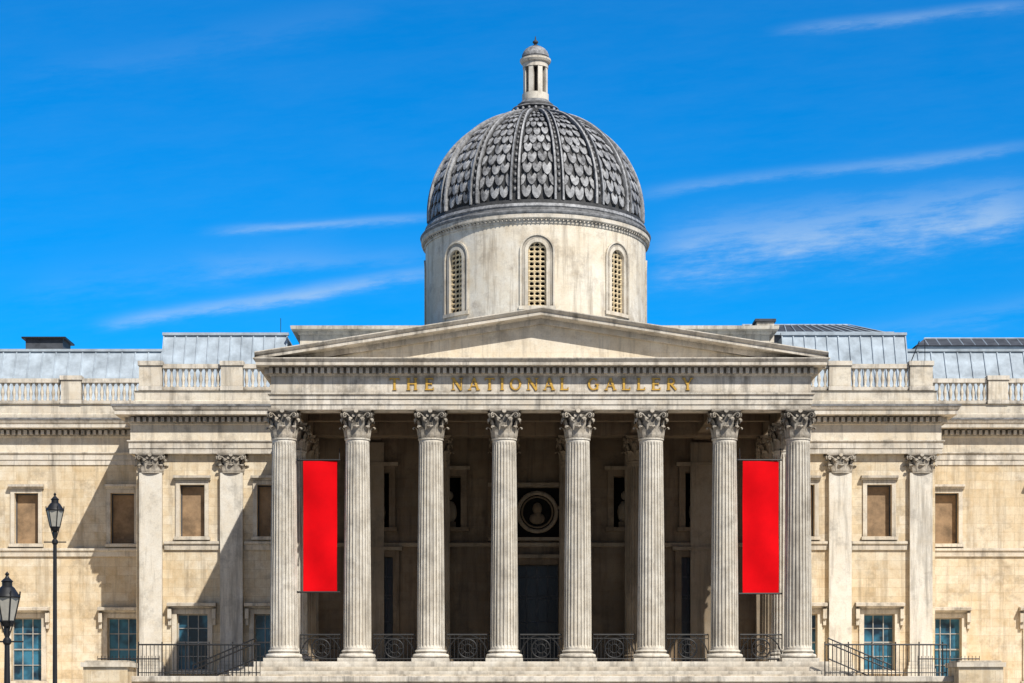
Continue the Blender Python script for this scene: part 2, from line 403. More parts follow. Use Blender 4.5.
# ------------------------------------------------------------------ portico interior
mb = MB(); YB = 10.5
ops = [(-1.08, 1.08, 0.02, 5.2), (-8.85, -7.35, 0.02, 5.6), (7.35, 8.85, 0.02, 5.6), (-8.65, -7.55, 7.1, 9.9), (7.55, 8.65, 7.1, 9.9),
       (-5.0, -3.9, 7.1, 9.7), (3.9, 5.0, 7.1, 9.7)]
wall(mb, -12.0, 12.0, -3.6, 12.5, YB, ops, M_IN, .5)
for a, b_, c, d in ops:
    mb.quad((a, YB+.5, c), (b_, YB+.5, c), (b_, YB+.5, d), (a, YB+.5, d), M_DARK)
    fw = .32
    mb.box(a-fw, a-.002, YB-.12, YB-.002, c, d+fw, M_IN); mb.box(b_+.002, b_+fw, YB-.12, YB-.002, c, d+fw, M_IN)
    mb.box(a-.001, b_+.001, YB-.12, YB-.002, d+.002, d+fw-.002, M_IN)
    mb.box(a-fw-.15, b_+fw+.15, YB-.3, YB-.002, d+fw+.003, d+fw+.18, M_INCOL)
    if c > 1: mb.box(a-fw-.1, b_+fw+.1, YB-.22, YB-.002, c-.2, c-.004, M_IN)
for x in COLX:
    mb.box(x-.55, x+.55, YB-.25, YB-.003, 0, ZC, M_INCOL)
mb.sweep([(0, 6.1), (.15, 6.12), (.18, 6.3), (.05, 6.35), (0, 6.36)], [(-11.9, YB-.01), (11.9, YB-.01)], M_INCOL)
mb.sweep([(0, 0), (.12, 0), (.12, .9), (0, .95)], [(-11.9, YB-.01), (-9.3, YB-.01)], M_IN)
mb.sweep([(0, 0), (.12, 0), (.12, .9), (0, .95)], [(9.3, YB-.01), (11.9, YB-.01)], M_IN)
for a, b_, c, d in ((-2.5, 2.5, 6.42, 6.58), (-2.5, 2.5, 9.15, 9.35)):
    mb.box(a, b_, YB-.3, YB-.004, c, d, M_INCOL)
for sx in (-1, 1): mb.box(sx*2.42-.08, sx*2.42+.08, YB-.29, YB-.004, 6.583, 9.147, M_IN)
mb.quad((-2.3, YB-.03, 6.6), (2.3, YB-.03, 6.6), (2.3, YB-.03, 9.1), (-2.3, YB-.03, 9.1), M_DARK)
def ring(mb, cx, cy, cz, R, r, mat, n=28, m=8):
    vs = []
    for i in range(n):
        t = 2*pi*i/n
        for j in range(m):
            u = 2*pi*j/m; rr = R+r*cos(u); vs.append((cx+rr*cos(t), cy+r*sin(u), cz+rr*sin(t)))
    mb.add(vs, [(i*m+j, ((i+1) % n)*m+j, ((i+1) % n)*m+(j+1) % m, i*m+(j+1) % m) for i in range(n) for j in range(m)], mat, True)
def blob(mb, cx, cy, cz, rx, ry, rz, mat, n=10, m=6):
    vs = [(cx, cy, cz+rz)]
    for k in range(1, m):
        for i in range(n):
            a = pi*k/m; t = 2*pi*i/n; vs.append((cx+rx*sin(a)*cos(t), cy+ry*sin(a)*sin(t), cz+rz*cos(a)))
    vs.append((cx, cy, cz-rz)); L = len(vs)-1
    fs = [(0, 1+i, 1+(i+1) % n) for i in range(n)]+[(L, 1+(m-2)*n+(i+1) % n, 1+(m-2)*n+i) for i in range(n)]
    fs += [(1+k*n+i, 1+(k+1)*n+i, 1+(k+1)*n+(i+1) % n, 1+k*n+(i+1) % n) for k in range(m-2) for i in range(n)]
    mb.add(vs, fs, mat, True)
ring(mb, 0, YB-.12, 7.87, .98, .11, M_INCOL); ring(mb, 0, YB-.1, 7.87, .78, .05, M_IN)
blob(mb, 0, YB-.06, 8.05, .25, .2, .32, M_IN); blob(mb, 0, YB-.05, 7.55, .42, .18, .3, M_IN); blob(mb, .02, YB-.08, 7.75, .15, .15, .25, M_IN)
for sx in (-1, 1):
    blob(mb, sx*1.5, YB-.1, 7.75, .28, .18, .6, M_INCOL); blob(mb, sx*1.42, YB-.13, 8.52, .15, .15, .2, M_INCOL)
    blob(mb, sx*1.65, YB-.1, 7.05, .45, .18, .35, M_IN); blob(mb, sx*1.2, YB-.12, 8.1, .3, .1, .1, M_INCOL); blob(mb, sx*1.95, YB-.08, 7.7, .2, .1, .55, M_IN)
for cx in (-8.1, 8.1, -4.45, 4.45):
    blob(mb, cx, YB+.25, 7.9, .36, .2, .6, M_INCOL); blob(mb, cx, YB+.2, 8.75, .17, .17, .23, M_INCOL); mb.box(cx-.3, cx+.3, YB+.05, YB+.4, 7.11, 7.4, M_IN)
for k, (a, b_, d) in enumerate(((-1.08, 1.08, 5.2), (-8.85, -7.35, 5.6), (7.35, 8.85, 5.6))):
    y0 = YB+.3; m_ = (a+b_)/2
    mb.quad((a, y0+.05, 0), (b_, y0+.05, 0), (b_, y0+.05, d), (a, y0+.05, d), M_DGLASS)
    for x in (a+.05, m_-.04, m_+.04, b_-.05, (a+m_)/2, (b_+m_)/2): mb.box(x-.035, x+.035, y0-.02, y0+.04, .02, d, M_SLATE)
    for z in (.25, 1.3, 2.3, 3.5, 3.65, 4.6): mb.box(a, b_, y0-.015, y0+.035, z-.04, z+.04, M_SLATE)
mb.build('portico_back_wall', G)

# ------------------------------------------------------------------ floor, steps, centre block
mb = MB()
mb.box(-12.9, 12.9, -1.2, YB-.01, -.24, 0, M_COL)
mb.box(-13.5, 13.5, -1.6, YB-.01, -.44, -.243, M_TRIM)
mb.box(-13.9, 13.9, -2.0, YB-.01, -.60, -.443, M_COL)
mb.box(-14.3, 14.3, -2.4, 10, -.78, -.603, M_TRIM)
mb.box(-18.0, 18.0, -4.0, 14.9, -3.6, -.79, M_WALL)
mb.sweep([(0, -.98), (.06, -.97), (.12, -.93), (.12, -.72), (.08, -.70), (-.5, -.69), (-.5, -.78)], [(-18, 3), (-18, -4), (18, -4), (18, 3)], M_ENT)
for sx in (-1, 1):
    cx = sx*18.75
    mb.box(cx-.95, cx+.95, -5.0, -3.0, -3.59, -.32, M_WALL)
    mb.box(cx-1.05, cx+1.05, -5.1, -2.9, -.317, -.12, M_TRIM)
    mb.box(cx-.9, cx+.9, -4.95, -3.05, -.117, -.04, M_TRIM)
    mb.box(sx*30-11.9, sx*30+11.9, 6, 19.4, -3.6, -.9, M_WALL)
    mb.box(sx*11.9-.1, sx*11.9+.1, YB+.01, 19, -3.5, 12.4, M_WALL)
mb.build('portico_steps', G)

# ------------------------------------------------------------------ wings
def window(mb, cx, hw, z0, z1, y, mat_trim, kind):
    d = .34
    if kind == 'blind':
        fw = .22
        mb.box(cx-hw-fw, cx-hw-.002, y-.09, y-.002, z0-.02, z1+fw, mat_trim); mb.box(cx+hw+.002, cx+hw+fw, y-.09, y-.002, z0-.02, z1+fw, mat_trim)
        mb.box(cx-hw-.001, cx+hw+.001, y-.09, y-.002, z1+.002, z1+fw-.002, mat_trim)
        mb.sweep([(0, z1+fw+.005), (.10, z1+fw+.01), (.14, z1+fw+.1), (.30, z1+fw+.12), (.32, z1+fw+.24), (0, z1+fw+.27)], [(cx-hw-fw-.1, y-.01), (cx+hw+fw+.1, y-.01)], M_ENT)
        mb.box(cx-hw-fw-.08, cx+hw+fw+.08, y-.18, y-.002, z0-.2, z0-.025, mat_trim)
        mb.quad((cx-hw, y+d, z0), (cx+hw, y+d, z0), (cx+hw, y+d, z1), (cx-hw, y+d, z1), M_BLIND)
        for sx in (-1, 1): mb.box(min(cx+sx*hw, cx+sx*(hw-.07)), max(cx+sx*hw, cx+sx*(hw-.07)), y+d-.05, y+d-.003, z0, z1, M_SLATE)
        mb.box(cx-hw, cx+hw, y+d-.055, y+d-.002, z1-.08, z1, M_SLATE)
    else:
        fw = .26
        mb.box(cx-hw-fw, cx-hw-.002, y-.09, y-.002, z0-.02, z1+fw, mat_trim); mb.box(cx+hw+.002, cx+hw+fw, y-.09, y-.002, z0-.02, z1+fw, mat_trim)
        mb.box(cx-hw-.001, cx+hw+.001, y-.09, y-.002, z1+.002, z1+fw-.002, mat_trim)
        mb.sweep([(0, z1+fw+.01), (.1, z1+fw+.03), (.16, z1+fw+.12), (.42, z1+fw+.15), (.45, z1+fw+.3), (0, z1+fw+.36)], [(cx-hw-fw-.22, y-.01), (cx+hw+fw+.22, y-.01)], M_ENT)
        for sx in (-1, 1):
            x = cx+sx*(hw+fw+.1)
            mb.box(x-.1, x+.1, y-.3, y-.003, z1-.25, z1+fw+.02, mat_trim); mb.box(x-.08, x+.08, y-.18, y-.004, z1-.6, z1-.253, mat_trim)
        mb.box(cx-hw-fw-.12, cx+hw+fw+.12, y-.2, y-.002, z0-.2, z0-.025, mat_trim)
        mb.quad((cx-hw, y+d, z0), (cx+hw, y+d, z0), (cx+hw, y+d, z1), (cx-hw, y+d, z1), M_GLASS)
        for t in (0, 1/3, 2/3, 1):
            x = cx-hw+2*hw*t; ww = .06 if t in (0, 1) else .024
            mb.box(max(cx-hw, x-ww), min(cx+hw, x+ww), y+d-.06, y+d-.004, z0, z1, M_FRAME)
        for t in (0, .25, .5, .75, 1):
            z = z0+(z1-z0)*t; ww = .06 if t in (0, 1) else (.04 if t == .5 else .022)
            mb.box(cx-hw, cx+hw, y+d-.055, y+d-.005, max(z0, z-ww), min(z1, z+ww), M_FRAME)

YI, YO = 15.0, 19.5; XI = 21.3; XE = 44
eprof = [(0, ZC), (.06, ZC+.02), (.06, 11.68), (.10, 11.70), (.10, 11.98), (.18, 12.06), (.18, 12.12), (.02, 12.14), (.02, 12.96), (.08, 13.0), (.08, 13.06),
         (.14, 13.07), (.14, 13.34), (.28, 13.38), (.72, 13.41), (.72, 13.6), (.78, 13.66), (.86, 13.82), (.86, 13.9), (-.3, 13.94)]
for sx, side in ((-1, 'west'), (1, 'east')):
    mb = MB()
    wins = []
    for cx in (14.2, 18.32):
        wins.append((sx*cx, .66, 7.05, 9.8, YI, 'blind')); wins.append((sx*cx, .82, -.1, 2.9, YI, 'sash'))
    a, b_ = sorted((sx*12.0, sx*XI))
    wall(mb, a, b_, -3.6, 13.9, YI, [(w[0]-w[1], w[0]+w[1], w[2], w[3]) for w in wins], M_WALL)
    w2 = []
    for cx in (22.95, 28.3, 33.6, 38.9):
        w2.append((sx*cx, .66, 7.05, 9.85, YO, 'blind')); w2.append((sx*cx, .84, -.6, 2.9, YO, 'sash'))
    a, b_ = sorted((sx*XI, sx*XE))
    wall(mb, a, b_, -3.6, 13.9, YO, [(w[0]-w[1], w[0]+w[1], w[2], w[3]) for w in w2], M_WALL)
    mb.quad((sx*XI, YI, -3.6), (sx*XI, YO, -3.6), (sx*XI, YO, 13.9), (sx*XI, YI, 13.9), M_WALL)
    for w in wins+w2: window(mb, w[0], w[1], w[2], w[3], w[4], M_TRIM, w[5])
    mb.build(side+'_wing_wall', G)
    mb = MB()
    p2 = [(-XE, YO), (-XI-.25, YO), (-XI-.25, YI-.28), (-12.3, YI-.28)] if sx < 0 else [(12.3, YI-.28), (XI+.25, YI-.28), (XI+.25, YO), (XE, YO)]
    ep = [(-.3, ZC)]+eprof
    mb.sweep(ep[:9], p2, M_ENT, caps=False); mb.sweep(ep[8:11], p2, M_TYMP, caps=False); mb.sweep(ep[10:20], p2, M_ENT, caps=False)
    mb.sweep([(.86, 13.82), (.885, 13.83), (.885, 13.93), (-.3, 13.945)], p2, M_DMID, caps=False)
    dentils(mb, p2, .141, .34, 13.08, 13.33, .18, .32, M_ENT)
    for seg in ((12.3, 15.55), (16.85, 19.8)):
        a, b_ = sorted((sx*seg[0], sx*seg[1]))
        mb.sweep([(0, 6.3), (.1, 6.32), (.12, 6.6), (.2, 6.64), (.2, 6.76), (0, 6.8)], [(a, YI-.003), (b_, YI-.003)], M_TRIM)
        mb.sweep([(0, -3.5), (.14, -3.5), (.14, -.5), (0, -.42)], [(a, YI-.003), (b_, YI-.003)], M_TRIM)
    a, b_ = sorted((sx*(XI+.02), sx*XE))
    mb.sweep([(0, 6.3), (.1, 6.32), (.12, 6.6), (.2, 6.64), (.2, 6.76), (0, 6.8)], [(a, YO-.003), (b_, YO-.003)], M_TRIM)
    mb.sweep([(0, -3.5), (.14, -3.5), (.14, -.95), (0, -.87)], [(a, YO-.003), (b_, YO-.003)], M_TRIM)
    for cx in (16.2, 20.5):
        x = sx*cx
        mb.box(x-.60, x+.60, YI-.30, YI-.004, .35, 10.4, M_COL)
        mb.box(x-.75, x+.75, YI-.46, YI-.005, -.5, -.02, M_COL); mb.box(x-.70, x+.70, YI-.40, YI-.006, -.017, .15, M_COL); mb.box(x-.65, x+.65, YI-.35, YI-.007, .153, .347, M_COL)
    def balus(xa, xb, y):
        n = max(1, int(abs(xb-xa)/.31)); st = (xb-xa)/n
        for i in range(n):
            x = xa+st*(i+.5)
            mb.revolve([(.09, 0), (.09, .08), (.05, .12), (.10, .36), (.11, .45), (.055, .72), (.05, .84), (.09, .9), (.09, .98)], 8, x, y, M_TRIM, soft=True, z=14.98)
        a, b2 = sorted((xa, xb))
        mb.box(a, b2, y-.14, y+.14, 14.80, 14.978, M_ENT)
        mb.box(a, b2, y-.17, y+.17, 15.965, 16.2, M_ENT)
    def pier(x0, x1, y):
        mb.box(x0, x1, y-.26, y+.26, 14.785, 16.1, M_TRIM); mb.box(x0-.06, x1+.06, y-.33, y+.33, 16.103, 16.34, M_ENT)
        mb.box(x0-.04, x1+.04, y-.30, y+.30, 14.78, 15.0, M_ENT)
    yb = YI-.1; yo = YO-.1
    pb = [(-XE, YO-.35), (-XI-.1, YO-.35), (-XI-.1, YI-.4), (-12.4, YI-.4)] if sx < 0 else [(12.4, YI-.4), (XI+.1, YI-.4), (XI+.1, YO-.35), (XE, YO-.35)]
    mb.sweep([(-.6, 13.95), (.0, 13.95), (.0, 14.2), (-.08, 14.25), (-.08, 14.72), (.0, 14.76), (-.6, 14.77)], pb, M_TRIM)
    piers = [(12.9, 13.6), (15.6, 16.75), (19.9, 21.1)]
    for p in piers: a, b_ = sorted((sx*p[0], sx*p[1])); pier(a, b_, yb)
    for a, b_ in ((13.62, 15.58), (16.77, 19.88)): balus(*sorted((sx*a, sx*b_)), yb)
    last = 21.75
    for p in ((25.2, 26.3), (30.4, 31.5), (35.7, 36.8), (41, 42)):
        balus(*sorted((sx*last, sx*(p[0]-.02))), yo); a, b_ = sorted((sx*p[0], sx*p[1])); pier(a, b_, yo); last = p[1]+.02
    a, b_ = sorted((sx*21.1, sx*21.73)); pier(a, b_, yo)
    mb.build(side+'_wing_trim', G)
    mc = MB(); capital(mc, 0, 1.02, .56, M_CAP)
    c1 = mc.build('pilaster_capital', G, (sx*16.2, YI-.05, 10.38)); c1.scale = (1.08, .62, 1)
    inst(c1, 'pilaster_capital', (sx*20.5, YI-.05, 10.38), G, (1.08, .62, 1))
    mb = MB()
    def lead(xa, xb, y0, z0, y1, z1, step=.62):
        mb.quad((xa, y0, z0), (xb, y0, z0), (xb, y1, z1), (xa, y1, z1), M_LEADROOF)
        n = int((xb-xa)/step); L = math.hypot(y1-y0, z1-z0); ny, nz = -(z1-z0)/L*.07, (y1-y0)/L*.07
        for i in range(n+1):
            x = xa+(xb-xa)*i/n
            vs = []
            for xx in (x-.03, x+.03):
                vs += [(xx, y0, z0), (xx, y1, z1), (xx, y1+ny, z1+nz), (xx, y0+ny, z0+nz)]
            mb.add(vs, [(0, 1, 2, 3), (4, 5, 6, 7), (3, 2, 6, 7), (0, 3, 7, 4), (1, 2, 6, 5)], M_LEADROOF)
        mb.box(xa-.08, xb+.08, y1-.14, y1+.12, z1-.02, z1+.12, M_LEADROOF)
    a, b_ = sorted((sx*13.75, sx*20.6)); lead(a, b_, 17.8, 15.0, 19.3, 18.62)
    mb.box(a, b_, 19.4, 29, 15, 18.55, M_LEADROOF)
    a, b_ = sorted((sx*20.9, sx*XE)); lead(a, b_, 22.8, 15.0, 24.6, 18.7, .75)
    mb.box(a, b_, 24.7, 40, 15, 18.6, M_LEADROOF)
    a, b_ = sorted((sx*12, sx*XE)); mb.box(a, b_, YO+.6, 45, -3.5, 14.9, M_WALL)
    mb.box(min(sx*12.1, sx*21.2), max(sx*12.1, sx*21.2), YI+.4, YO+.5, 13.5, 14.9, M_LEADROOF)
    mb.build(side+'_wing_roof', G)

mb = MB()
mb.box(-13.0, 13.0, 18.9, 32, 13, 18.9, M_TRIM)
mb.sweep([(0, 18.55), (.1, 18.6), (.15, 18.75), (.45, 18.8), (.48, 18.98), (-1, 19.1)], [(-13.01, 32), (-13.01, 18.89), (13.01, 18.89), (13.01, 32)], M_ENT)
mb.box(-12.6, 12.6, 19.2, 31.5, 18.9, 19.12, M_SLATE)
def hip(x0, x1, y0, y1, z0, z1, mat, ins=1.2):
    vs = [(x0, y0, z0), (x1, y0, z0), (x1, y1, z0), (x0, y1, z0), (x0+ins, y0+ins*1.6, z1), (x1-ins, y0+ins*1.6, z1), (x1-ins, y1-ins*1.6, z1), (x0+ins, y1-ins*1.6, z1)]
    mb.add(vs, [(0, 1, 5, 4), (1, 2, 6, 5), (2, 3, 7, 6), (3, 0, 4, 7), (4, 5, 6, 7)], mat)
mb.box(10.6, 19.6, 24, 31, 15, 19.6, M_SLATE)
hip(10.5, 20.8, 23.8, 31, 19.62, 20.7, M_SLATE, 2.0)
for i in range(17):   # glazing bars and hips of the roof light
    x = 11.2+i*.58; mb.bar((x, 23.85, 19.66), (12.7+(x-11.2)*.66, 26.9, 20.73), .03, M_LEADROOF, 4)
mb.bar((12.5, 27, 20.72), (18.8, 27, 20.72), .06, M_LEADROOF); mb.box(10.4, 20.9, 23.7, 23.8, 19.5, 19.68, M_LEADROOF)
mb.box(12.9, 13.9, 23.4, 24.6, 19, 20.2, M_ENT); mb.box(12.8, 14.0, 23.3, 24.7, 20.203, 20.35, M_SLATE)
mb.box(22.9, 40, 27, 34, 18, 19.45, M_LEADROOF); hip(22.8, 40.2, 26.8, 34.2, 19.46, 20.1, M_SLATE, .8)
for i in range(24):
    x = 23.6+i*.7; mb.bar((x, 26.9, 19.5), (x, 28.1, 20.12), .035, M_LEADROOF, 4)
mb.bar((23.6, 28.1, 20.13), (39.4, 28.1, 20.13), .06, M_LEADROOF)
mb.box(-30, -27.8, 26, 28, 18, 19.7, M_SLATE)
mb.box(-30.2, -27.6, 25.8, 28.2, 19.7, 19.8, M_IRON)
mb.bar((21.6, 23, 17.5), (21.2, 23, 19.3), .03, M_IRON); mb.bar((21.6, 23, 17.5), (22.2, 23, 19.0), .03, M_IRON)
for x in (19.8, 20.1, 22.3): mb.bar((x, 22, 16), (x, 22, 18.9), .02, M_IRON)
mb.bar((-14.2, 20, 18.5), (-14.2, 20, 19.7), .018, M_IRON)
mb.build('attic_and_roof_lights', G)

# ------------------------------------------------------------------ drum and dome
DX, DY = 0.12, 24.0
D = empty('dome_group', (0, 0, 0)); D.parent = G
mb = MB(); RD = 6.38
NA = 360; z_lo, z_hi = 15.5, 24.75
wz0, wz1, whw = 19.9, 22.9, .58
zrows = [z_lo, 18.4, wz0]+[wz0+.1*i for i in range(1, 37)]+[24.0, z_hi]
def P(a, r, z): return (DX+r*sin(a), DY-r*cos(a), z)
def inwin(a, z):
    w = ((a+pi/8) % (pi/4))-pi/8; x = abs(w*RD)
    if z < wz0: return False
    if z <= wz1: return x < whw
    return x*x+(z-wz1)**2 < whw*whw
vs = [P(2*pi*i/NA, RD, z) for z in zrows for i in range(NA)]
fs = []
for k in range(len(zrows)-1):
    for i in range(NA):
        a = 2*pi*(i+.5)/NA; z = (zrows[k]+zrows[k+1])/2
        if inwin(a, z): continue
        fs.append((k*NA+i, k*NA+(i+1) % NA, (k+1)*NA+(i+1) % NA, (k+1)*NA+i))
mb.add(vs, fs, M_DRUM, True)
def arch_pts(hw, z0, zs, n=14):
    return [(-hw, z0), (-hw, (z0+zs)/2), (-hw, zs)]+[(-hw*cos(pi*i/n), zs+hw*sin(pi*i/n)) for i in range(1, n)]+[(hw, zs), (hw, (z0+zs)/2), (hw, z0)]
for w in range(8):
    a0 = w*pi/4
    def band(h1, h2, r1, r2, m):
        A = arch_pts(h1, wz0, wz1); B = arch_pts(h2, wz0, wz1)
        vs = [P(a0+x/RD, r1, z) for x, z in A]+[P(a0+x/RD, r2, z) for x, z in B]; n = len(A)
        mb.add(vs, [(i, i+1, n+i+1, n+i) for i in range(n-1)], m)
    band(.50, .50, RD-.45, RD+.05, M_TRIM); band(.50, .68, RD+.05, RD+.05, M_TRIM); band(.68, .70, RD+.05, RD+.02, M_TRIM)
    band(.70, .84, RD+.02, RD+.02, M_CAP); band(.84, .86, RD+.02, RD+.09, M_TRIM); band(.86, .95, RD+.09, RD+.09, M_TRIM); band(.95, .95, RD+.09, RD-.05, M_TRIM)
    for (x0, x1, r, z0, z1) in ((-1.0, 1.0, RD+.12, wz0-.2, wz0),):
        vs = [P(a0+x/RD, rr, z) for x in (x0, 0, x1) for rr in (RD-.4, r) for z in (z0, z1)]
        mb.add(vs, [(2, 3, 7, 6), (6, 7, 11, 10), (1, 3, 7, 5), (5, 7, 11, 9), (0, 1, 3, 2), (8, 9, 11, 10), (0, 2, 6, 4), (4, 6, 10, 8)], M_TRIM)
    A = arch_pts(.52, wz0, wz1)
    mb.add([P(a0+x/RD, RD-.42, z) for x, z in A], [tuple(range(len(A)))], M_DARK)
    def lbar(p, q, r=RD-.16, wd=.035): mb.bar(P(a0+p[0]/RD, r, p[1]), P(a0+q[0]/RD, r, q[1]), wd, M_LAT, 4)
    ztop = lambda x: wz1+math.sqrt(max(0, .5*.5-x*x))
    for x in (-.47, -.16, .16, .47): lbar((x, wz0), (x, ztop(x)), wd=.042)
    z = wz0+.02
    while z < wz1+.45:
        hw_ = .5 if z <= wz1 else math.sqrt(max(0, .25-(z-wz1)**2))
        lbar((-hw_, z), (hw_, z), r=RD-.15, wd=.05)
        for x in (-.32, 0, .32):
            if abs(x) < hw_-.1:
                for s1 in (-1, 1):
                    lbar((x+s1*.15, z+.06), (x+s1*.06, z+.02), r=RD-.17, wd=.04); lbar((x+s1*.15, z+.19), (x+s1*.06, z+.25), r=RD-.17, wd=.04)
        z += .27
mb.revolve([(RD, 18.2), (RD+.15, 18.25), (RD+.15, 18.5), (RD, 18.6)], 120, DX, DY, M_TRIM)
mb.build('dome_drum', D)
mb = MB()
mb.revolve([(RD-.1, 24.40), (RD+.05, 24.42), (RD+.08, 24.60), (RD+.22, 24.68), (RD+.24, 24.70), (RD+.24, 24.90)], 160, DX, DY, M_ENT)
mb.revolve([(RD+.24, 24.90), (RD+.29, 24.96), (RD+.31, 25.04), (RD+.25, 25.12), (6.40, 25.16), (6.40, 25.32)], 160, DX, DY, M_DMID)
mb.revolve([(6.40, 25.32), (6.45, 25.38), (6.40, 25.54), (6.34, 25.56)], 160, DX, DY, M_DOME)
mb.revolve([(6.34, 25.56), (6.30, 25.75), (6.15, 25.8)], 160, DX, DY, M_DDARK)
for i in range(170):
    a = 2*pi*i/170
    mb.bar(P(a, RD+.06, 24.58), P(a, RD+.18, 24.58), .05, M_ENT, 4)
mb.build('dome_cornice', D)

mb = MB(); R = 6.05; HZ = 5.85; Z0 = 25.75; ST = .50
def S(a, ph, off=0.0):
    if ph < 0: return P(a, R+off, Z0+ST+ph*R)
    nx, nz = cos(ph)/R, sin(ph)/HZ; l = math.hypot(nx, nz)
    return P(a, R*cos(ph)+off*nx/l, Z0+ST+HZ*sin(ph)+off*nz/l)
NR = 96
phs = [-.08]+[radians(86)*i/40 for i in range(41)]
vs = [S(2*pi*i/NR, ph) for ph in phs for i in range(NR)]
mb.add(vs, [(k*NR+i, k*NR+(i+1) % NR, (k+1)*NR+(i+1) % NR, (k+1)*NR+i) for k in range(len(phs)-1) for i in range(NR)], M_DDARK, True, .1)
NP = 16; pw = pi/NP; rows = 13; ph_top = radians(80)
rng = random.Random(3)
shape = [(-1, 1), (-1, .5), (-.85, .28), (-.45, .08), (0, 0), (.45, .08), (.85, .28), (1, .5), (1, 1)]
for p in range(NP):
    ac = 2*pi*p/NP
    for r_ in range(rows):
        ph0 = -.06+(ph_top+.06)*r_/rows; dph = (ph_top+.06)/rows*1.4
        ribw = .31/(R*max(cos(max(ph0, 0)), .12)); half = max(pw-ribw, .01)
        nn = 3 if ph0 < radians(55) else 2
        cs = [(-1+(2*j+1)/nn) for j in range(nn)] if r_ % 2 == 0 else [(-1+2*j/nn) for j in range(nn+1)]
        for c in cs:
            tone = min(1, max(0, rng.gauss(.55, .26))); vs = []
            jx = rng.uniform(-.04, .04); jz = rng.uniform(-.08, .08); jo = rng.uniform(-.03, .03)
            for lay in (1, 0):
                for sx_, sy_ in shape:
                    u = max(-1, min(1, c+jx+sx_*.88/nn)); off = (.17+jo-.13*sy_) if lay else 0.0
                    vs.append(S(ac+u*half, ph0+(sy_+jz*(1-sy_))*dph, off))
            n = len(shape)
            ctr = len(vs); vs.append(S(ac+max(-1, min(1, c+jx))*half, ph0+.5*dph, .16+jo))
            fs = [(i, i+1, ctr) for i in range(n-1)]
            fs += [(i, i+1, n+i+1, n+i) for i in range(n-1)]
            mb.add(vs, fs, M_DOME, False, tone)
    ar = ac+pw; K = 30
    cr = [(-1, 0), (-1, .28), (-.62, .31), (-.56, .14), (.56, .14), (.62, .31), (1, .28), (1, 0)]
    vs = []
    for k in range(K+1):
        ph = -.08+(radians(85)+.08)*k/K; hwid = (.27*(1-.45*k/K))/(R*max(cos(max(ph, 0)), .07))
        hwid = min(hwid, pw*.8)
        for u, off in cr: vs.append(S(ar+u*hwid, ph, off))
    m = len(cr)
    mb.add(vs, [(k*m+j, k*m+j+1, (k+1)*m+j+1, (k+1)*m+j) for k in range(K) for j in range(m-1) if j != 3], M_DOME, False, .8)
    mb.add(vs, [(k*m+3, k*m+4, (k+1)*m+4, (k+1)*m+3) for k in range(K)], M_DDARK, False, .1)
    for k in range(20):
        ph = .02+radians(78)*k/20; x, y, z = S(ar, ph, .16); rr = .11*(1-.4*k/20)
        blob(mb, x, y, z, rr, rr, rr*1.2, M_DOME, 6, 4)
o = mb.build('dome_shell', D)

# lantern
mb = MB(); zt = Z0+ST+HZ
def RV(prof, mat, n=48): mb.revolve(prof, n, DX, DY, mat)
RV([(1.95, zt-.50), (1.85, zt-.10), (1.58, zt-.05), (1.52, zt+.16), (1.30, zt+.20), (1.28, zt+.42), (1.08, zt+.48), (1.04, zt+.66)], M_DDARK)
for i in range(24):
    a = 2*pi*i/24; x, y, z = P(a, 1.46, zt+.2); blob(mb, x, y, z, .1, .1, .14, M_DOME, 6, 4)
RV([(1.36, zt+.40), (1.40, zt+.44), (1.36, zt+.5), (1.2, zt+.52)], M_DMID)
L0 = zt+.66
RV([(1.04, L0), (1.06, L0+.08), (.94, L0+.14), (.88, L0+.24), (.82, L0+.30)], M_DMID)
L1 = L0+.30
HB = 2.48
RV([(.46, L1), (.46, L1+HB-.1)], M_DARK, 24)
for i in range(8):
    a = 2*pi*(i+.5)/8; da = .23
    vs = [P(a+s, r, z) for z in (L1, L1+HB-.2) for s, r in ((-da, .44), (da, .44), (da*.85, .72), (-da*.85, .72))]
    mb.add(vs, [(0, 1, 5, 4), (1, 2, 6, 5), (2, 3, 7, 6), (3, 0, 4, 7)], M_COL)
RV([(.77, L1), (.77, L1+.42), (.4, L1+.44)], M_COL, 32)
RV([(.4, L1+HB-.55), (.74, L1+HB-.55), (.74, L1+HB-.28), (.84, L1+HB-.24), (.90, L1+HB-.14), (.90, L1+HB-.04), (.7, L1+HB)], M_ENT, 32)
L2 = L1+HB
RV([(.76, L2-.01), (.76, L2+.12)], M_DMID, 32)
for k in range(5):
    a, b_ = radians(15*k), radians(15*(k+1))
    RV([(.76*cos(a)+.03, L2+.1+.66*sin(a)), (.76*cos(b_)+.04, L2+.1+.66*sin(b_)), (.76*cos(b_), L2+.1+.66*sin(b_))], M_DOME, 24)
RV([(.2, L2+.72), (.18, L2+.80), (.08, L2+.84), (.08, L2+.90), (.16, L2+.96), (.16, L2+1.04), (.05, L2+1.14), (.02, L2+1.35)], M_DDARK, 12)
mb.build('dome_lantern', D)

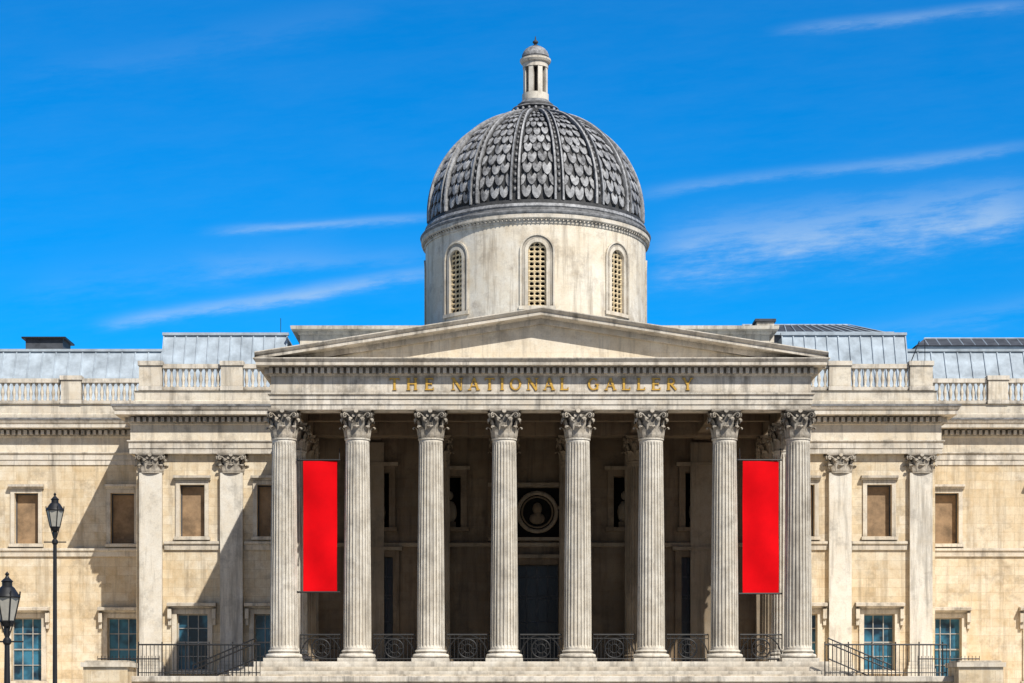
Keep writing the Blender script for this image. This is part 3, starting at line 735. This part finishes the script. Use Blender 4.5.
# ------------------------------------------------------------------ banners
def banner(x0, x1, z0, z1, y):
    E = empty('red_banner', ((x0+x1)/2, y, z0)); cx = (x0+x1)/2
    mb = MB(); nx, nz = 12, 40; vs = []
    for k in range(nz+1):
        for i in range(nx+1):
            u, v = i/nx, k/nz
            vs.append((x0-cx+(x1-x0)*u, .07*sin(u*5+v*3)*sin(pi*v)+.04*sin(v*11+u*2.5), (z1-z0)*v))
    mb.add(vs, [(k*(nx+1)+i, k*(nx+1)+i+1, (k+1)*(nx+1)+i+1, (k+1)*(nx+1)+i) for k in range(nz) for i in range(nx)], M_RED, True)
    mb.build('cloth', E)
    mb = MB()
    for z in (-.03, z1-z0+.05):
        mb.bar((x0-cx-.25, 0, z), (x1-cx+.15, 0, z), .04, M_IRON, 8)
        mb.bar((x0-cx-.25, -.25, z), (x0-cx-.25, .25, z), .035, M_IRON, 8)
    mb.bar((x0-cx-.12, 0, z1-z0+.05), (x0-cx-.12, .2, z1-z0+.6), .02, M_IRON); mb.bar((x1-cx+.1, 0, z1-z0+.05), (x1-cx+.1, .2, z1-z0+.6), .02, M_IRON)
    mb.build('banner_poles', E)
banner(-10.82, -9.28, 3.22, 9.15, .1)
banner(9.18, 10.82, 3.15, 9.15, .1)

# ------------------------------------------------------------------ iron railings
def bay_rail(xa, xb, y):
    E = empty('iron_railing', ((xa+xb)/2, y, 0)); hw = (xb-xa)/2; mb = MB()
    mb.bar((-hw, 0, 1.25), (hw, 0, 1.25), .04, M_IRON); mb.bar((-hw, 0, .15), (hw, 0, .15), .03, M_IRON); mb.bar((-hw, 0, 1.08), (hw, 0, 1.08), .02, M_IRON)
    n = int(2*hw/.16)
    for i in range(n+1):
        x = -hw+2*hw*i/n
        mb.bar((x, 0, 0), (x, 0, 1.25 if abs(x) > .5 else 1.08), .016, M_IRON, 5)
    ring(mb, 0, 0, .62, .42, .035, M_IRON); ring(mb, 0, 0, .62, .2, .02, M_IRON)
    for t in range(8):
        a = t*pi/4; mb.bar((.2*cos(a), 0, .62+.2*sin(a)), (.42*cos(a), 0, .62+.42*sin(a)), .018, M_IRON, 5)
    for sx in (-1, 1):
        pts = [(sx*hw*cos(t*pi/16), 0, .15+1.1*sin(t*pi/16)) for t in range(9)]
        for p, q in zip(pts[:-1], pts[1:]): mb.bar(p, q, .028, M_IRON, 5)
    mb.build('rail_panel', E)
for i in range(7): bay_rail(COLX[i]+.72, COLX[i+1]-.72, .1)
for sx in (-1, 1):
    E = empty('terrace_railing', (0, 0, 0)); mb = MB()
    a, b_ = sorted((sx*12.3, sx*17.6)); y = -3.6; zb0, zt0 = -.69, .68
    mb.bar((a, y, zt0), (b_, y, zt0), .04, M_IRON); mb.bar((a, y, zb0+.15), (b_, y, zb0+.15), .025, M_IRON)
    n = int((b_-a)/.17)
    for i in range(n+1):
        x = a+(b_-a)*i/n; mb.bar((x, y, zb0), (x, y, zt0+(.12 if i % 6 == 0 else 0)), .03 if i % 6 == 0 else .016, M_IRON, 5)
    y = -2.6; p0 = (sx*15.4, y, -.45); p1 = (sx*12.6, y, .75)
    for off in (0, -.22, -.9): mb.bar((p0[0], y, p0[2]+off+.25), (p1[0], y, p1[2]+off+.25), .035, M_IRON)
    for i in range(15):
        t = i/14; x = p0[0]+(p1[0]-p0[0])*t; z = p0[2]+(p1[2]-p0[2])*t
        mb.bar((x, y, z-.65), (x, y, z+.25), .016, M_IRON, 5)
    y = 6.3; a, b_ = sorted((sx*18.5, sx*21.5))
    mb.bar((a, y, .3), (b_, y, .3), .035, M_IRON)
    for i in range(18):
        x = a+(b_-a)*i/17; mb.bar((x, y, -.9), (x, y, .45), .016, M_IRON, 5)
    mb.build('rail_panel', E)

# ------------------------------------------------------------------ street lamps
ml, nt, b = new_mat('lamp_glass'); b.inputs['Roughness'].default_value = .15
n1 = nt.nodes.new('ShaderNodeNewGeometry'); nn_ = noise(nt, n1.outputs['Position'], 6)
nt.links.new(mixc(nt, nn_, (.22, .22, .20), (.62, .58, .48)), b.inputs['Base Color'])
M_LG = ml
def street_lamp(x, y, H, s=1.0):
    E = empty('street_lamp', (x, y, -3.6)); mb = MB(); I = M_IRON
    hl = H-1.05*s
    mb.revolve([(.0, 0), (.28, 0), (.28, .25), (.22, .3), (.2, .9), (.15, 1.0), (.17, 1.08), (.11, 1.15), (.085, 1.8), (.11, 1.85), (.11, 1.92), (.07, 1.98), (.055, hl-.5), (.09, hl-.45), (.09, hl-.38), (.05, hl-.33), (.05, hl-.12), (.1, hl-.08), (.14, hl)], 16, 0, 0, I)
    mb.bar((-.35*s, 0, hl-.42), (.35*s, 0, hl-.42), .02, I)
    for k in range(4):
        a = k*pi/2+pi/4; mb.bar((.05*cos(a), .05*sin(a), hl-.3), (.16*s*cos(a), .16*s*sin(a), hl+.02), .015, I)
    r0_, r1_ = .15*s, .27*s; z0, z1 = hl+.02, hl+.55*s
    mb.revolve([(r0_, z0), (r1_, z1)], 6, 0, 0, M_LG, smooth=False)
    for k in range(6):
        a = k*pi/3
        mb.bar((r0_*cos(a), r0_*sin(a), z0), (r1_*cos(a), r1_*sin(a), z1), .018*s, I, 5)
        mb.bar((r1_*1.02*cos(a), r1_*1.02*sin(a), z1), (r1_*1.02*cos(a+pi/3), r1_*1.02*sin(a+pi/3), z1), .022*s, I, 5)
        mb.bar((r0_*cos(a), r0_*sin(a), z0), (r0_*cos(a+pi/3), r0_*sin(a+pi/3), z0), .02*s, I, 5)
        x_, y_ = r1_*cos(a), r1_*sin(a); mb.bar((x_, y_, z1), (x_*1.05, y_*1.05, z1+.12*s), .018*s, I, 5)
    mb.revolve([(r1_*1.08, z1), (r1_*.95, z1+.06*s), (r1_*.6, z1+.2*s), (r1_*.42, z1+.24*s), (r1_*.42, z1+.32*s), (r1_*.5, z1+.34*s), (.05*s, z1+.42*s), (.03*s, z1+.46*s), (.05*s, z1+.5*s), (.0, z1+.56*s)], 12, 0, 0, I)
    mb.build('lamp_post', E)
street_lamp(-14.97, -30, 7.9, .95)
street_lamp(-12.45, -45, 4.5, 1.0)

# ------------------------------------------------------------------ ground
mb = MB(); mb.quad((-1500, -1500, -3.6), (1500, -1500, -3.6), (1500, 1500, -3.6), (-1500, 1500, -3.6), M_GROUND)
mb.build('ground')
mb = MB(); mb.box(-60, 60, -16, -5.2, -3.596, -3.47, M_GROUND); mb.build('pavement')

# ------------------------------------------------------------------ light + sky
sun_dir = (0.38, -0.60, 0.75)
l = math.sqrt(sum(t*t for t in sun_dir)); sun_dir = [t/l for t in sun_dir]
el = math.asin(sun_dir[2]); rot = math.atan2(sun_dir[0], sun_dir[1])
sd = bpy.data.lights.new('sun', 'SUN'); sd.energy = 5.0; sd.angle = radians(.5); sd.color = (1, .955, .88)
so = bpy.data.objects.new('sun', sd); scene.collection.objects.link(so)
from mathutils import Vector
so.rotation_euler = Vector(sun_dir).to_track_quat('Z', 'Y').to_euler(); so.location = (30, -60, 60)

w = bpy.data.worlds.new('World'); scene.world = w; w.use_nodes = True
nt = w.node_tree; nt.nodes.clear()
out = nt.nodes.new('ShaderNodeOutputWorld'); bg = nt.nodes.new('ShaderNodeBackground')
nt.links.new(bg.outputs[0], out.inputs[0]); bg.inputs[1].default_value = 0.12
sky = nt.nodes.new('ShaderNodeTexSky'); sky.sky_type = 'NISHITA'; sky.sun_disc = False
sky.sun_elevation = el; sky.sun_rotation = rot; sky.air_density = 1.0; sky.dust_density = .3; sky.ozone_density = 3.0
tc = nt.nodes.new('ShaderNodeTexCoord').outputs['Generated']
sp = nt.nodes.new('ShaderNodeSeparateXYZ'); nt.links.new(tc, sp.inputs[0])
yy = mathn(nt, 'MAXIMUM', sp.outputs[1], .05)
U = mathn(nt, 'DIVIDE', sp.outputs[0], yy); V = mathn(nt, 'DIVIDE', sp.outputs[2], yy)
cb = nt.nodes.new('ShaderNodeCombineXYZ')
nt.links.new(mathn(nt, 'MULTIPLY', U, 7.0), cb.inputs[0]); nt.links.new(mathn(nt, 'MULTIPLY', mathn(nt, 'SUBTRACT', V, mathn(nt, 'MULTIPLY', U, .1)), 34.0), cb.inputs[1])
wisp = mapr(nt, noise(nt, cb.outputs[0], 1.6, 9, .7), .35, .68)
tot = None
for u0, v0, u1, v1, hw, stg in ((.076, .238, .273, .263, .012, .68), (.071, .270, .273, .294, .0030, .30), (-.214, .200, -.045, .227, .0032, .55), (-.156, .249, -.045, .256, .0022, .5),
                          (.144, .355, .273, .369, .0026, .34), (-.17, .232, -.045, .237, .006, .12), (-.26, .33, -.08, .365, .009, .04), (.16, .19, .30, .215, .006, .15), (-.26, .215, -.1, .24, .012, .08)):
    m_ = (v1-v0)/(u1-u0)
    dv = mathn(nt, 'SUBTRACT', V, mathn(nt, 'ADD', mathn(nt, 'MULTIPLY', mathn(nt, 'SUBTRACT', U, u0), m_), v0))
    dv = mathn(nt, 'ADD', dv, mathn(nt, 'MULTIPLY', mathn(nt, 'SUBTRACT', wisp, .5), hw*1.5))
    g = mathn(nt, 'EXPONENT', mathn(nt, 'MULTIPLY', mathn(nt, 'POWER', mathn(nt, 'ABSOLUTE', mathn(nt, 'DIVIDE', dv, hw)), 2.0), -1.0))
    mk = mathn(nt, 'MULTIPLY', mapr(nt, U, u0-.012, u0+.03, 0, 1, True), mapr(nt, U, u1-.02, u1+.03, 1, 0, True))
    t = mathn(nt, 'MULTIPLY', mathn(nt, 'MULTIPLY', g, mk), stg)
    tot = t if tot is None else mathn(nt, 'ADD', tot, t)
cl = mathn(nt, 'MULTIPLY', tot, mathn(nt, 'ADD', mathn(nt, 'MULTIPLY', wisp, .8), .2), clamp=True)
cl = mathn(nt, 'ADD', cl, mathn(nt, 'MULTIPLY', wisp, .025), clamp=True)
cl = mathn(nt, 'MULTIPLY', cl, mathn(nt, 'GREATER_THAN', sp.outputs[1], .05))
tintcol = mixc(nt, mapr(nt, sp.outputs[1], -.15, .25, 0, 1, True), (0.38, 0.43, 0.52), (0.015, 0.78, 1.38))
tint = mixc(nt, 1.0, sky.outputs[0], tintcol, 'MULTIPLY')
fin = mixc(nt, cl, tint, (4.2, 5.6, 7.2))
nt.links.new(fin, bg.inputs[0])

# ------------------------------------------------------------------ camera
cd = bpy.data.cameras.new('camera'); cam = bpy.data.objects.new('camera', cd); scene.collection.objects.link(cam)
cam.location = (-1.59, -86.36, -1.95); cam.rotation_euler = (radians(90), 0, 0)
cd.sensor_width = 36; cd.lens = 1900/1024*36; cd.shift_x = 6/1024; cd.shift_y = (705-341.5)/1024
cd.clip_end = 5000; cd.clip_start = .5
scene.camera = cam
